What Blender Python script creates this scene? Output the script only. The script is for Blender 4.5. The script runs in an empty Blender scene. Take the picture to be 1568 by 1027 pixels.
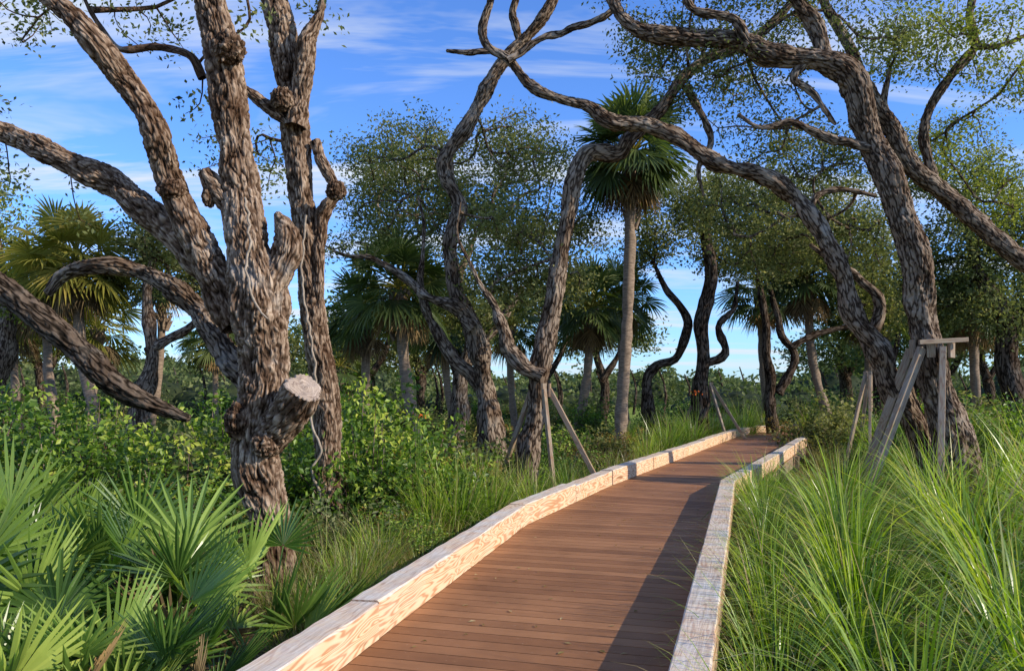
import bpy, math, numpy as np
from math import radians, sin, cos, pi
RNG = np.random.default_rng(7)
scene = bpy.context.scene
EYE = 1.6; FPX = 1200.0
def S(u, v, d):
    """survey: bearing/elevation reading + distance -> world metres"""
    return np.array([(u-784)*d/FPX, d, EYE+(590-v)*d/FPX])
def nrm(a):
    return a/np.maximum(np.linalg.norm(a, axis=-1, keepdims=True), 1e-9)
# ---------------------------------------------------------------- noise
TAB = np.random.default_rng(3).random(8192)
def vnoise(p):
    p = np.asarray(p, float); i = np.floor(p).astype(np.int64); f = p-i; f = f*f*(3-2*f)
    out = 0
    for dx in (0, 1):
        for dy in (0, 1):
            for dz in (0, 1):
                h = ((i[:, 0]+dx)*73856093) ^ ((i[:, 1]+dy)*19349663) ^ ((i[:, 2]+dz)*83492791)
                w = (f[:, 0] if dx else 1-f[:, 0])*(f[:, 1] if dy else 1-f[:, 1])*(f[:, 2] if dz else 1-f[:, 2])
                out = out+TAB[h & 8191]*w
    return out
# ---------------------------------------------------------------- mesh builder
class MB:
    def __init__(s):
        s.v = []; s.l = []; s.sz = []; s.m = []; s.b = []; s.r = []; s.sm = []; s.n = 0
    def add(s, v, f, mat=0, bco=None, rnd=None, smooth=False):
        v = np.asarray(v, float).reshape(-1, 3); f = np.asarray(f, np.int64)
        s.v.append(v); s.l.append((f+s.n).ravel()); s.sz.append(np.full(len(f), f.shape[1]))
        s.m.append(np.full(len(f), mat)); s.sm.append(np.full(len(f), smooth))
        s.b.append(v if bco is None else np.asarray(bco, float).reshape(-1, 3))
        s.r.append(np.full(len(v), 0.5) if rnd is None else np.broadcast_to(np.asarray(rnd, float), (len(v),)))
        s.n += len(v)
    def mesh(s, name, mats):
        me = bpy.data.meshes.new(name)
        v = np.concatenate(s.v); l = np.concatenate(s.l); sz = np.concatenate(s.sz)
        me.vertices.add(len(v)); me.vertices.foreach_set('co', v.ravel().astype(np.float32))
        me.loops.add(len(l)); me.loops.foreach_set('vertex_index', l.astype(np.int32))
        me.polygons.add(len(sz)); st = np.concatenate([[0], np.cumsum(sz)[:-1]])
        me.polygons.foreach_set('loop_start', st.astype(np.int32))
        me.polygons.foreach_set('material_index', np.concatenate(s.m).astype(np.int32))
        me.polygons.foreach_set('use_smooth', np.concatenate(s.sm).astype(bool))
        me.update(calc_edges=True)
        a = me.attributes.new('bco', 'FLOAT_VECTOR', 'POINT'); a.data.foreach_set('vector', np.concatenate(s.b).ravel().astype(np.float32))
        a = me.attributes.new('rnd', 'FLOAT', 'POINT'); a.data.foreach_set('value', np.concatenate(s.r).astype(np.float32))
        for m in mats: me.materials.append(m)
        return me
    def obj(s, name, mats, loc=(0, 0, 0)):
        return place(s.mesh(name, mats), name, loc)
def place(me, name, loc=(0, 0, 0), rot=0.0, sc=1.0):
    o = bpy.data.objects.new(name, me); scene.collection.objects.link(o)
    o.location = loc; o.rotation_euler = (0, 0, rot)
    o.scale = (sc, sc, sc) if np.isscalar(sc) else sc
    return o
# ---------------------------------------------------------------- materials
def newmat(name):
    m = bpy.data.materials.new(name); m.use_nodes = True; nt = m.node_tree; nt.nodes.clear()
    return m, nt, nt.nodes, nt.links
def N(nt, t, **k):
    n = nt.nodes.new(t)
    for a, b in k.items(): setattr(n, a, b)
    return n
def ramp(nt, stops, interp='LINEAR'):
    r = N(nt, 'ShaderNodeValToRGB'); r.color_ramp.interpolation = interp; e = r.color_ramp.elements
    while len(e) < len(stops): e.new(0.5)
    for x, (p, c) in zip(e, stops): x.position = p; x.color = (*c, 1) if len(c) == 3 else c
    return r
def attr(nt, n): return N(nt, 'ShaderNodeAttribute', attribute_name=n)
def noise(nt, src, scale, detail=4, rough=.6, vec=None, dist=0):
    x = N(nt, 'ShaderNodeTexNoise'); x.inputs['Scale'].default_value = scale
    x.inputs['Detail'].default_value = detail; x.inputs['Roughness'].default_value = rough; x.inputs['Distortion'].default_value = dist
    if src is not None:
        if vec:
            mp = N(nt, 'ShaderNodeMapping'); mp.inputs['Scale'].default_value = vec
            nt.links.new(src, mp.inputs['Vector']); src = mp.outputs[0]
        nt.links.new(src, x.inputs['Vector'])
    return x
def mixc(nt, fac, a, b, mode='MIX'):
    m = N(nt, 'ShaderNodeMix', data_type='RGBA', blend_type=mode)
    for i, s in ((0, fac), (6, a), (7, b)):
        if isinstance(s, (int, float)): m.inputs[i].default_value = s
        elif isinstance(s, tuple): m.inputs[i].default_value = (*s, 1)
        else: nt.links.new(s, m.inputs[i])
    return m.outputs[2]
def finish(nt, col, rough=.8, bump=None, bs=.3, bd=.01, trans=None, spec=.3):
    o = N(nt, 'ShaderNodeOutputMaterial')
    p = N(nt, 'ShaderNodeBsdfPrincipled' if spec > 0 else 'ShaderNodeBsdfDiffuse'); ci = p.inputs['Base Color' if spec > 0 else 'Color']
    if isinstance(col, tuple): ci.default_value = (*col, 1)
    else: nt.links.new(col, ci)
    if spec > 0: p.inputs['Roughness'].default_value = rough; p.inputs['Specular IOR Level'].default_value = spec
    if bump is not None:
        b = N(nt, 'ShaderNodeBump'); b.inputs['Strength'].default_value = bs; b.inputs['Distance'].default_value = bd
        nt.links.new(bump, b.inputs['Height']); nt.links.new(b.outputs[0], p.inputs['Normal'])
    out = p.outputs[0]
    if trans:
        t = N(nt, 'ShaderNodeBsdfTranslucent'); tc = mixc(nt, 1.0, col, trans[1], 'MULTIPLY')
        nt.links.new(tc, t.inputs['Color']); mx = N(nt, 'ShaderNodeMixShader'); mx.inputs[0].default_value = trans[0]
        nt.links.new(out, mx.inputs[1]); nt.links.new(t.outputs[0], mx.inputs[2]); out = mx.outputs[0]
    nt.links.new(out, o.inputs['Surface'])
def mat_bark(name, dark, mid, light, f=14, hero=False):
    m, nt, n, l = newmat(name); b = attr(nt, 'bco').outputs['Vector']
    n1 = noise(nt, b, 1, 1, .5, (f, f, f*.26))
    r1 = ramp(nt, [(0.0, (1, 1, 1)), (.40, (.8, .8, .8)), (.5, (0, 0, 0)), (.60, (.8, .8, .8)), (1, (1, 1, 1))]); l.new(n1.outputs[0], r1.inputs[0])
    n2 = noise(nt, b, 1, 3, .65, (f*2.6, f*2.6, f*1.1))
    h = mixc(nt, .42, r1.outputs[0], n2.outputs[0])
    if hero:
        h2 = mixc(nt, .45, attr(nt, 'rnd').outputs['Fac'], h); cr = ramp(nt, [(.25, dark), (.57, mid), (.88, light)]); l.new(h2, cr.inputs[0])
    else:
        cr = ramp(nt, [(.2, dark), (.5, mid), (.84, light)]); l.new(h, cr.inputs[0])
    g = N(nt, 'ShaderNodeNewGeometry'); n3 = noise(nt, g.outputs['Position'], 2.6, 3, .65)
    r3 = ramp(nt, [(.35, (.52, .43, .36)), (.62, (1.12, 1.08, 1.02))]); l.new(n3.outputs[0], r3.inputs[0])
    c = mixc(nt, 1.0, cr.outputs[0], r3.outputs[0], 'MULTIPLY')
    r4 = ramp(nt, [(.62, (0, 0, 0)), (.72, (.4, .4, .4))]); l.new(n3.outputs[0], r4.inputs[0])
    c = mixc(nt, r4.outputs[0], c, tuple(q*.85 for q in (light[0], light[0]*.93, light[0]*.82)))   # lichen
    finish(nt, c, .95, h, .9, .022, spec=0); return m
def mat_leaf(name, stops, tr=.35, tcol=(1.5, 1.6, .6), rough=.45, spec=0.):
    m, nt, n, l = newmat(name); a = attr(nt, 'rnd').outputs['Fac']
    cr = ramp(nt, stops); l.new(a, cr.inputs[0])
    oi = N(nt, 'ShaderNodeObjectInfo'); r3 = ramp(nt, [(0, (.82, .88, .9)), (1, (1.18, 1.08, .92))]); l.new(oi.outputs['Random'], r3.inputs[0])
    c = mixc(nt, 1.0, cr.outputs[0], r3.outputs[0], 'MULTIPLY')
    finish(nt, c, rough, trans=(tr, tcol), spec=spec); return m
BARK = mat_bark('bark_hero', (.018, .011, .007), (.155, .102, .070), (.47, .365, .275), 22, True)
BARK2 = mat_bark('bark_grey', (.022, .016, .012), (.145, .108, .082), (.40, .325, .255), 18)
BARKD = mat_bark('bark_dark', (.010, .008, .006), (.06, .046, .036), (.19, .15, .12), 14)
OAK = mat_leaf('oak_leaf', [(0, (.06, .075, .03)), (.5, (.155, .18, .07)), (.85, (.27, .29, .135)), (1, (.38, .36, .18))], .42, (1.4, 1.4, .7))
OAKG = mat_leaf('oak_leaf_yellow', [(0, (.07, .10, .025)), (.5, (.19, .23, .06)), (1, (.38, .38, .13))], .42)  # yellower, brighter leaf colour for some of the oaks
SHRUB = mat_leaf('shrub_leaf', [(0, (.02, .055, .009)), (.5, (.11, .20, .024)), (.8, (.25, .37, .045)), (1, (.44, .49, .09))], .35, spec=.4)
BRONZE = mat_leaf('bronze_leaf', [(0, (.06, .045, .02)), (.4, (.17, .13, .045)), (.75, (.30, .19, .07)), (1, (.42, .36, .1))], .35, (1.4, 1.2, .6))
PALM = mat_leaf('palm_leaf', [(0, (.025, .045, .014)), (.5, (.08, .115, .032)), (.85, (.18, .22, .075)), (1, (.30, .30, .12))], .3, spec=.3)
PALMY = mat_leaf('palm_leaf_gold', [(0, (.09, .09, .02)), (.5, (.28, .25, .05)), (1, (.52, .38, .1))], .3)
DEAD = mat_leaf('dead_frond', [(0, (.08, .055, .032)), (1, (.36, .25, .13))], .15, (1.2, 1, .7), .8)
PALMETTO = mat_leaf('palmetto_leaf', [(0, (.03, .07, .018)), (.5, (.16, .26, .05)), (1, (.44, .53, .13))], .35, (1.4, 1.6, .5), .3, .55)
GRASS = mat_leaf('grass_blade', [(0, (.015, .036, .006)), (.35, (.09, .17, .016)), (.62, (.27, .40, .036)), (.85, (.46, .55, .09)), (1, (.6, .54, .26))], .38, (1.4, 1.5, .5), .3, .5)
DRY = mat_leaf('dry_grass_blade', [(0, (.16, .13, .045)), (.5, (.36, .29, .13)), (1, (.56, .46, .26))], .35, (1.2, 1.1, .7), .6)
FAR = mat_leaf('far_foliage', [(0, (.045, .065, .028)), (.6, (.125, .16, .065)), (1, (.25, .27, .12))], .25)
def mat_simple(name, c1, c2, sc=20, vec=None, rough=.8, bs=.3):
    m, nt, n, l = newmat(name); b = attr(nt, 'bco').outputs['Vector']
    x = noise(nt, b, sc, 4, .65, vec or (1, 1, 1)); cr = ramp(nt, [(.3, c1), (.7, c2)]); l.new(x.outputs[0], cr.inputs[0])
    finish(nt, cr.outputs[0], rough, x.outputs[0], bs, .005, spec=.1); return m
PTRUNK = mat_simple('palm_trunk', (.12, .085, .06), (.38, .28, .2), 6, (1.2, 1.2, 5))
CORE = mat_simple('light_block_core', (.016, .024, .01), (.04, .052, .022), 1.5)  # dark filler for the distant crowns, added to stop sky light
FLOWER = mat_simple('orange_petal', (.75, .12, .02), (.9, .2, .03), 10)
VINE = mat_simple('vine_stem', (.24, .18, .13), (.45, .37, .28), 20)
CUT = mat_simple('cut_wood', (.16, .11, .08), (.58, .46, .36), 16, bs=.8)
# ---------------------------------------------------------------- tubes
def curve(ctrl, step):
    c = np.array(ctrl, float)
    P = np.vstack([2*c[0]-c[1], c, 2*c[-1]-c[-2]]); out = []
    for i in range(1, len(P)-2):
        t = np.linspace(0, 1, 14, endpoint=False)[:, None]
        a, b, d, e = P[i-1], P[i], P[i+1], P[i+2]
        out.append(.5*((2*b)+(-a+d)*t+(2*a-5*b+4*d-e)*t**2+(-a+3*b-3*d+e)*t**3))
    out.append(c[-1:]); q = np.vstack(out); q[:, 3] = np.maximum(q[:, 3], .003)
    s = np.concatenate([[0], np.cumsum(np.linalg.norm(np.diff(q[:, :3], axis=0), axis=1))])
    n = max(3, int(s[-1]/step)); t = np.linspace(0, s[-1], n)
    return np.stack([np.interp(t, s, q[:, k]) for k in range(4)], 1), t
def tube(mb, ctrl, mat=0, sides=10, step=.12, wob=.22, lump=.14, bark=0.0, capmat=None, off=None):
    q, s = curve(ctrl, step); off = RNG.random()*100 if off is None else off
    P = q[:, :3].copy(); R = q[:, 3].copy(); z = np.zeros_like(s); k = 1.0/np.maximum(np.mean(R)*5, .05)
    for ax in range(3):
        P[:, ax] += (vnoise(np.stack([s*k+off, z+ax*9.1, z+off], 1))-.5)*2*wob*R
    R = R*(1+(vnoise(np.stack([s*k*1.7+off, z+77, z], 1))-.5)*2*lump)
    T = nrm(np.gradient(P, axis=0)); up = np.array([0.3, 1, .1]); n0 = nrm(np.cross(T[0], up)); Ns = [n0]
    for i in range(1, len(T)):
        v = Ns[-1]-T[i]*np.dot(Ns[-1], T[i]); Ns.append(v/np.linalg.norm(v))
    Ns = np.array(Ns); B = np.cross(T, Ns); th = np.linspace(0, 2*pi, sides, endpoint=False)
    C, Sn = np.cos(th), np.sin(th)
    rr = np.repeat(R[:, None], sides, 1)
    b = np.stack([rr*C+off, rr*Sn, np.repeat(s[:, None], sides, 1)], -1).reshape(-1, 3)
    big = (vnoise(b*np.array([9, 9, 4.]))-.5)*2*.16
    rr = rr*(1+big.reshape(rr.shape)); rnd = np.full(rr.size, .5)
    if bark > 0:
        w = (vnoise(b*np.array([14, 14, 7.])+50)-.5)*.06
        bb = b+w[:, None]
        n1 = np.abs(2*vnoise(bb*np.array([27, 27, 8.5]))-1); n2 = np.abs(2*vnoise(bb*np.array([60, 60, 26.])+9)-1)
        h = np.clip(n1/.36, 0, 1)**.8*.65+np.clip(n2/.45, 0, 1)*.35
        rr = rr+(h.reshape(rr.shape)-.8)*bark*np.clip(R/.1, .3, 1.1)[:, None]; rnd = h
    V = P[:, None, :]+rr[..., None]*(C[None, :, None]*Ns[:, None, :]+Sn[None, :, None]*B[:, None, :])
    n = len(P); i = np.arange(n-1)[:, None]*sides; j = np.arange(sides)[None]; j2 = (j+1) % sides
    F = np.stack([i+j, i+j2, i+sides+j2, i+sides+j], -1).reshape(-1, 4)
    mb.add(V.reshape(-1, 3), F, mat, b, rnd, True)
    cap = V[-1]; cen = cap.mean(0)
    if capmat is None:
        mb.add(np.vstack([cap, cen+T[-1]*R[-1]*.5]), np.stack([np.arange(sides), (np.arange(sides)+1) % sides, np.full(sides, sides)], 1), mat,
           np.vstack([np.stack([C*R[-1], Sn*R[-1], C*0], 1), [[0, 0, 0]]]), .6, True)
    else:   # weathered saw cut: irregular rings of wood
        rg = [1, .93, .8, .6, .4, .2, .03]; V2 = []; B2 = []
        for q_, f_ in enumerate(rg):
            rr2 = cen+(cap-cen)*f_; hh = (vnoise(rr2*22)-.5)*.03*(0 if q_ == 0 else 1)+(.012 if q_ else 0)
            V2.append(rr2+T[-1]*hh[:, None]); B2.append(np.stack([C*f_*R[-1]*.6, Sn*f_*R[-1]*.6, C*0+f_*R[-1]*4], 1))
        i = np.arange(len(rg)-1)[:, None]*sides
        mb.add(np.vstack(V2), np.stack([i+j, i+j2, i+sides+j2, i+sides+j], -1).reshape(-1, 4), capmat, np.vstack(B2), .6, False)
    return P
WS = .83
def limb(mb, pts, d=None, **k):
    """pts: (bearing px, elev px, width px[, dist])"""
    c = []
    dd = d
    for p in pts:
        if len(p) > 3: dd = p[3]
        c.append([*S(p[0], p[1], dd), p[2]*WS*dd/FPX/2])
    return tube(mb, c, **k)
def burl(mb, c, r, mat=0, amp=.35, squash=(1, 1, 1)):
    nu, nv = 64, 40; u = np.linspace(0, 2*pi, nu, endpoint=False); v = np.linspace(.02, pi-.02, nv)
    d = np.stack([np.outer(np.sin(v), np.cos(u)), np.outer(np.sin(v), np.sin(u)), np.outer(np.cos(v), np.ones(nu))], -1).reshape(-1, 3)
    h = np.abs(2*vnoise(d*3+c*5)-1)*.6+np.abs(2*vnoise(d*8+c*9)-1)*.4
    V = c+d*np.array(squash)*r*(1-amp/2+amp*h)[:, None]
    i = np.arange(nv-1)[:, None]*nu; j = np.arange(nu)[None]; j2 = (j+1) % nu
    mb.add(V, np.stack([i+j, i+nu+j, i+nu+j2, i+j2], -1).reshape(-1, 4), mat, V, np.clip(h*1.6, 0, 1), True)
# ---------------------------------------------------------------- leaves, twigs
def leaves(mb, c, size, mat, rnd, aspect=.5, upb=.3):
    n = len(c); a = nrm(RNG.normal(size=(n, 3))); nn = nrm(RNG.normal(size=(n, 3))+[0, 0, upb*2]); b = nrm(np.cross(a, nn)); a = np.cross(nn, b)
    L = size*RNG.uniform(.6, 1.3, n)[:, None]; W = L*aspect
    rnd = rnd+(vnoise(c*.9)-.5)*.3
    V = np.stack([c-a*L*.5, c+b*W*.5-a*L*.05+nn*L*.07, c+a*L*.5, c-b*W*.5-a*L*.05+nn*L*.07], 1).reshape(-1, 3)
    mb.add(V, np.arange(n*4).reshape(-1, 4), mat, None, np.repeat(np.clip(rnd, 0, 1), 4))
def frusta(mb, A, Bp, ra, rb, mat=0, sides=5):
    T = nrm(Bp-A); x = nrm(np.cross(T, np.array([.31, .17, .93]))); y = np.cross(T, x); th = np.linspace(0, 2*pi, sides, endpoint=False)
    ring = np.cos(th)[None, :, None]*x[:, None]+np.sin(th)[None, :, None]*y[:, None]
    V = np.concatenate([A[:, None]+ring*ra[:, None, None], Bp[:, None]+ring*rb[:, None, None]], 1); n = len(A)
    i = np.arange(n)[:, None]*(2*sides); j = np.arange(sides)[None]; j2 = (j+1) % sides
    mb.add(V.reshape(-1, 3), np.stack([i+j, i+j2, i+sides+j2, i+sides+j], -1).reshape(-1, 4), mat, None, .5, True)
KM = 1.4
def grow(mb, seeds, blobs, n, k=16, lsize=.07, sig=.16, rtip=.006, rmax=.09, step=.3, mb_bark=0, mleaf=1, gap=.42, bright=0.):
    pts = []
    vol = np.array([b[1][0]*b[1][2] for b in blobs]); cnt = np.maximum(4, (n*vol/vol.sum()).astype(int))
    for (c, r), m in zip(blobs, cnt):
        g = nrm(RNG.normal(size=(m*3, 3)))*(RNG.random((m*3, 1))**.42); p = c+g*r
        keep = vnoise(p/np.mean(r)*2.6+c)>gap; p = p[keep][:m]; pts.append(p)
    pts = np.vstack(pts)
    d0 = np.array([np.min(np.sum((seeds-p)**2, 1)) for p in pts]); pts = pts[np.argsort(d0)]
    ns = len(seeds); nodes = np.zeros((ns+len(pts)*40, 3)); par = np.full(len(nodes), -1); nodes[:ns] = seeds; c = ns; tips = []; near = []
    for p in pts:
        D = np.sum((nodes[:c]-p)**2, 1); j = int(np.argmin(D)); dist = math.sqrt(D[j]); m = min(38, max(1, int(dist/step)))
        bend = RNG.normal(size=3)*.13*dist+np.array([0, 0, .06*dist]); o = nodes[j].copy(); pr = j
        for q in range(1, m+1):
            t = q/m; x = o+(p-o)*t+bend*sin(pi*t)+(RNG.normal(size=3)*step*.12 if q < m else 0)
            nodes[c] = x; par[c] = pr; pr = c
            if m-6 <= q < m: near.append(c)
            c += 1
        tips.append(pr)
    w = np.zeros(c); w[tips] += 1
    for i in range(c-1, ns-1, -1):
        w[par[i]] += w[i]
    ch = np.arange(ns, c); pa = par[ch]
    for _ in range(3):   # relax kinks
        sm = np.zeros((c, 3)); sw = np.zeros(c); np.add.at(sm, pa, nodes[ch]*w[ch, None]); np.add.at(sw, pa, w[ch])
        m = (sw[ns:c] > 0); k2 = ch[m]; nodes[k2] = .4*nodes[k2]+.3*nodes[par[k2]]+.3*sm[k2]/sw[k2, None]
    R = np.minimum(rtip*np.sqrt(w), rmax)
    ra = np.minimum(R[pa], R[ch]*1.35); ra = np.where(pa < ns, R[ch]*1.3, ra)
    frusta(mb, nodes[pa], nodes[ch], ra, R[ch]*.98, mb_bark, 4)
    near = [q for q in near if w[q] <= 4]
    src = np.array(tips+near); wk = np.array([k*KM]*len(tips)+[k*KM*.45]*len(near)); nt_ = len(src)
    kk = (wk*RNG.uniform(.5, 1.5, nt_)+.5).astype(int); idx = np.repeat(np.arange(nt_), kk); tp = nodes[src]
    C = tp[idx]+RNG.normal(size=(len(idx), 3))*sig*np.array([1, 1, .7])
    cr = RNG.normal(.5+bright, .18, nt_)
    leaves(mb, C, lsize*1.08, mleaf, cr[idx]+RNG.normal(0, .17, len(idx)))
def blobs_px(bl):
    return [(S(u, v, d), np.array([ru*d/FPX, max(ru, rv)*.85*d/FPX, rv*d/FPX])) for u, v, ru, rv, d in bl]
# ================================================================= terrain
def gz(x, y):
    x = np.atleast_1d(np.asarray(x, float)); y = np.atleast_1d(np.asarray(y, float)); z0 = np.zeros_like(x)
    h = -.42+(vnoise(np.stack([x*.35, y*.35, z0], 1))-.5)*.22*np.clip(40/np.maximum(np.abs(y), 1), 0, 1)
    return h
def ground():
    t = np.linspace(-1, 1, 260); xs = np.sinh(t*5.2)/np.sinh(5.2)*900; t2 = np.linspace(0, 1, 260); ys = -8+np.sinh(t2*5)/np.sinh(5)*1300
    X, Y = np.meshgrid(xs, ys); X = X.ravel(); Y = Y.ravel(); Z = gz(X, Y)
    nx = len(xs); i = np.arange(len(ys)-1)[:, None]*nx; j = np.arange(nx-1)[None]
    mb = MB(); mb.add(np.stack([X, Y, Z], 1), np.stack([i+j, i+j+1, i+nx+j+1, i+nx+j], -1).reshape(-1, 4), 0, smooth=True)
    m, nt, n, l = newmat('ground_mulch_grass'); g = N(nt, 'ShaderNodeNewGeometry').outputs['Position']
    a = noise(nt, g, 9, 6, .7); c1 = ramp(nt, [(.3, (.04, .028, .016)), (.55, (.15, .105, .06)), (.75, (.34, .26, .17))]); l.new(a.outputs[0], c1.inputs[0])
    c2 = ramp(nt, [(.3, (.03, .055, .012)), (.7, (.16, .21, .045))]); l.new(a.outputs[0], c2.inputs[0])
    k = noise(nt, g, .5, 4, .6); kr = ramp(nt, [(.48, (0, 0, 0)), (.60, (1, 1, 1))]); l.new(k.outputs[0], kr.inputs[0])
    c = mixc(nt, kr.outputs[0], c1.outputs[0], c2.outputs[0])
    sx = N(nt, 'ShaderNodeSeparateXYZ'); l.new(g, sx.inputs[0]); mr = N(nt, 'ShaderNodeMapRange'); mr.inputs[1].default_value = 28; mr.inputs[2].default_value = 45
    l.new(sx.outputs[1], mr.inputs[0]); lawn = ramp(nt, [(.3, (.14, .20, .035)), (.7, (.30, .36, .09))]); l.new(k.outputs[0], lawn.inputs[0])
    c = mixc(nt, mr.outputs[0], c, lawn.outputs[0])
    finish(nt, c, .95, a.outputs[0], .8, .04, spec=0); mb.obj('ground', [m])
ground()
# ================================================================= boardwalk (two straight bays with a bend, then turning right)
CEN = [(-2.07, -3), (-1.3, -.2), (-.56, 2.5), (-.04, 4.39), (1.20, 8.9), (1.47, 9.9), (1.79, 10.7), (2.67, 12.6), (4.5, 16.5), (6.33, 20.4), (7.8, 23.5), (9.2, 25.6), (12.5, 27.6), (17, 28.3), (24, 28.8)]
LP = [(-2.83, -3), (.156, 8.93), (1.62, 12.6), (7.0, 24.4), (8.3, 26.5), (12, 28.6), (24, 29.7)]
RP = [(-1.28, -3), (2.98, 11.25), (8.55, 22.7), (9.9, 24.6), (12.8, 26.6), (24, 27.7)]
HW = .95
cq, cs = curve([(x, y, 0, .1) for x, y in CEN], .05)
ct = nrm(np.gradient(cq[:, :3], axis=0)); cn = np.stack([ct[:, 1], -ct[:, 0], ct[:, 2]*0], 1)  # right side normal
def along(s): return np.array([np.interp(s, cs, cq[:, k]) for k in range(3)]), nrm(np.array([np.interp(s, cs, ct[:, k]) for k in range(3)])), nrm(np.array([np.interp(s, cs, cn[:, k]) for k in range(3)]))
def box8(mb, p, mat, rnd=.5, bco=None):
    F = [(0, 1, 2, 3), (7, 6, 5, 4), (0, 4, 5, 1), (1, 5, 6, 2), (2, 6, 7, 3), (3, 7, 4, 0)]
    mb.add(p, F, mat, bco, rnd)
def beam(mb, a, b, w, h, mat=0, rnd=.5, up=(0, 0, 1), ch=.006):
    """chamfered timber from a to b"""
    a = np.array(a, float); b = np.array(b, float); T = nrm(b-a); x = nrm(np.cross(T, np.array(up, float))); y = np.cross(x, T); L = np.linalg.norm(b-a)
    cs_ = [(-w/2+ch, -h/2), (w/2-ch, -h/2), (w/2, -h/2+ch), (w/2, h/2-ch), (w/2-ch, h/2), (-w/2+ch, h/2), (-w/2, h/2-ch), (-w/2, -h/2+ch)]
    V = []; B = []; o = RNG.random()*50
    for e, s in ((a, 0), (b, L)):
        for cx, cy in cs_: V.append(e+x*cx+y*cy); B.append((s+o, cx+o, cy))
    F = [(i, (i+1) % 8, 8+(i+1) % 8, 8+i) for i in range(8)]
    mb.add(V, F, mat, B, rnd); mb.add(V, [tuple(range(7, -1, -1)), tuple(range(8, 16))], mat, B, rnd)
def mat_deck():
    m, nt, n, l = newmat('composite_deck'); b = attr(nt, 'bco').outputs['Vector']; r = attr(nt, 'rnd').outputs['Fac']
    x = noise(nt, b, 1, 5, .7, (90, 2.5, 8)); g = N(nt, 'ShaderNodeNewGeometry').outputs['Position']; y = noise(nt, g, 1.4, 5, .65)
    c1 = ramp(nt, [(0, (.24, .102, .040)), (1, (.385, .178, .075))]); l.new(r, c1.inputs[0])
    rx = ramp(nt, [(.25, (.75, .75, .75)), (.75, (1.18, 1.15, 1.1))]); l.new(x.outputs[0], rx.inputs[0]); ry = ramp(nt, [(.3, (.76, .76, .76)), (.7, (1.2, 1.22, 1.25))]); l.new(y.outputs[0], ry.inputs[0])
    c = mixc(nt, 1., mixc(nt, 1., c1.outputs[0], rx.outputs[0], 'MULTIPLY'), ry.outputs[0], 'MULTIPLY')
    z = noise(nt, g, 35, 2, .8); rz = ramp(nt, [(.66, (0, 0, 0)), (.74, (.5, .5, .5))]); l.new(z.outputs[0], rz.inputs[0])
    c = mixc(nt, rz.outputs[0], c, (.42, .30, .19))
    finish(nt, c, .6, x.outputs[0], .35, .003, spec=.3); return m
def mat_pine(name, weath, dark=1.):
    m, nt, n, l = newmat(name); b = attr(nt, 'bco').outputs['Vector']
    x = noise(nt, b, 1, 2, .5, (.9, 7, 7), .4); mm = N(nt, 'ShaderNodeMath', operation='MULTIPLY'); mm.inputs[1].default_value = 95; l.new(x.outputs[0], mm.inputs[0])
    sn = N(nt, 'ShaderNodeMath', operation='SINE'); l.new(mm.outputs[0], sn.inputs[0])
    a = N(nt, 'ShaderNodeMapRange'); a.inputs[1].default_value = -1; l.new(sn.outputs[0], a.inputs[0])
    D = lambda c: tuple(q*dark for q in c)
    cr = ramp(nt, [(0, D((.80, .56, .33))), (.55, D((.74, .48, .26))), (.9, D((.52, .24, .095)))]); l.new(a.outputs[0], cr.inputs[0])
    f = noise(nt, b, 1, 6, .7, (3, 60, 60)); g = N(nt, 'ShaderNodeNewGeometry').outputs['Position']; y = noise(nt, g, 2.5, 5, .7)
    wr = ramp(nt, [(.3, D((.36, .31, .26))), (.5, D((.62, .56, .48))), (.7, D((.80, .75, .67)))]); l.new(f.outputs[0], wr.inputs[0])
    ry = ramp(nt, [(.40, (weath*.5,)*3), (.62, (min(1, weath*1.25),)*3)]); l.new(y.outputs[0], ry.inputs[0])
    c = mixc(nt, ry.outputs[0], cr.outputs[0], wr.outputs[0])
    k = noise(nt, b, 1, 2, .5, (1.2, 14, 14)); kr = ramp(nt, [(.68, (1, 1, 1)), (.76, (.45, .33, .25))]); l.new(k.outputs[0], kr.inputs[0]); c = mixc(nt, 1., c, kr.outputs[0], 'MULTIPLY')
    finish(nt, c, .75, f.outputs[0], .35, .004, spec=.2); return m
DECK = mat_deck(); PINE = mat_pine('pine_side', .2); PINET = mat_pine('pine_top', .85); PINEW = mat_pine('pine_weathered', .45, .5)
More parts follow.
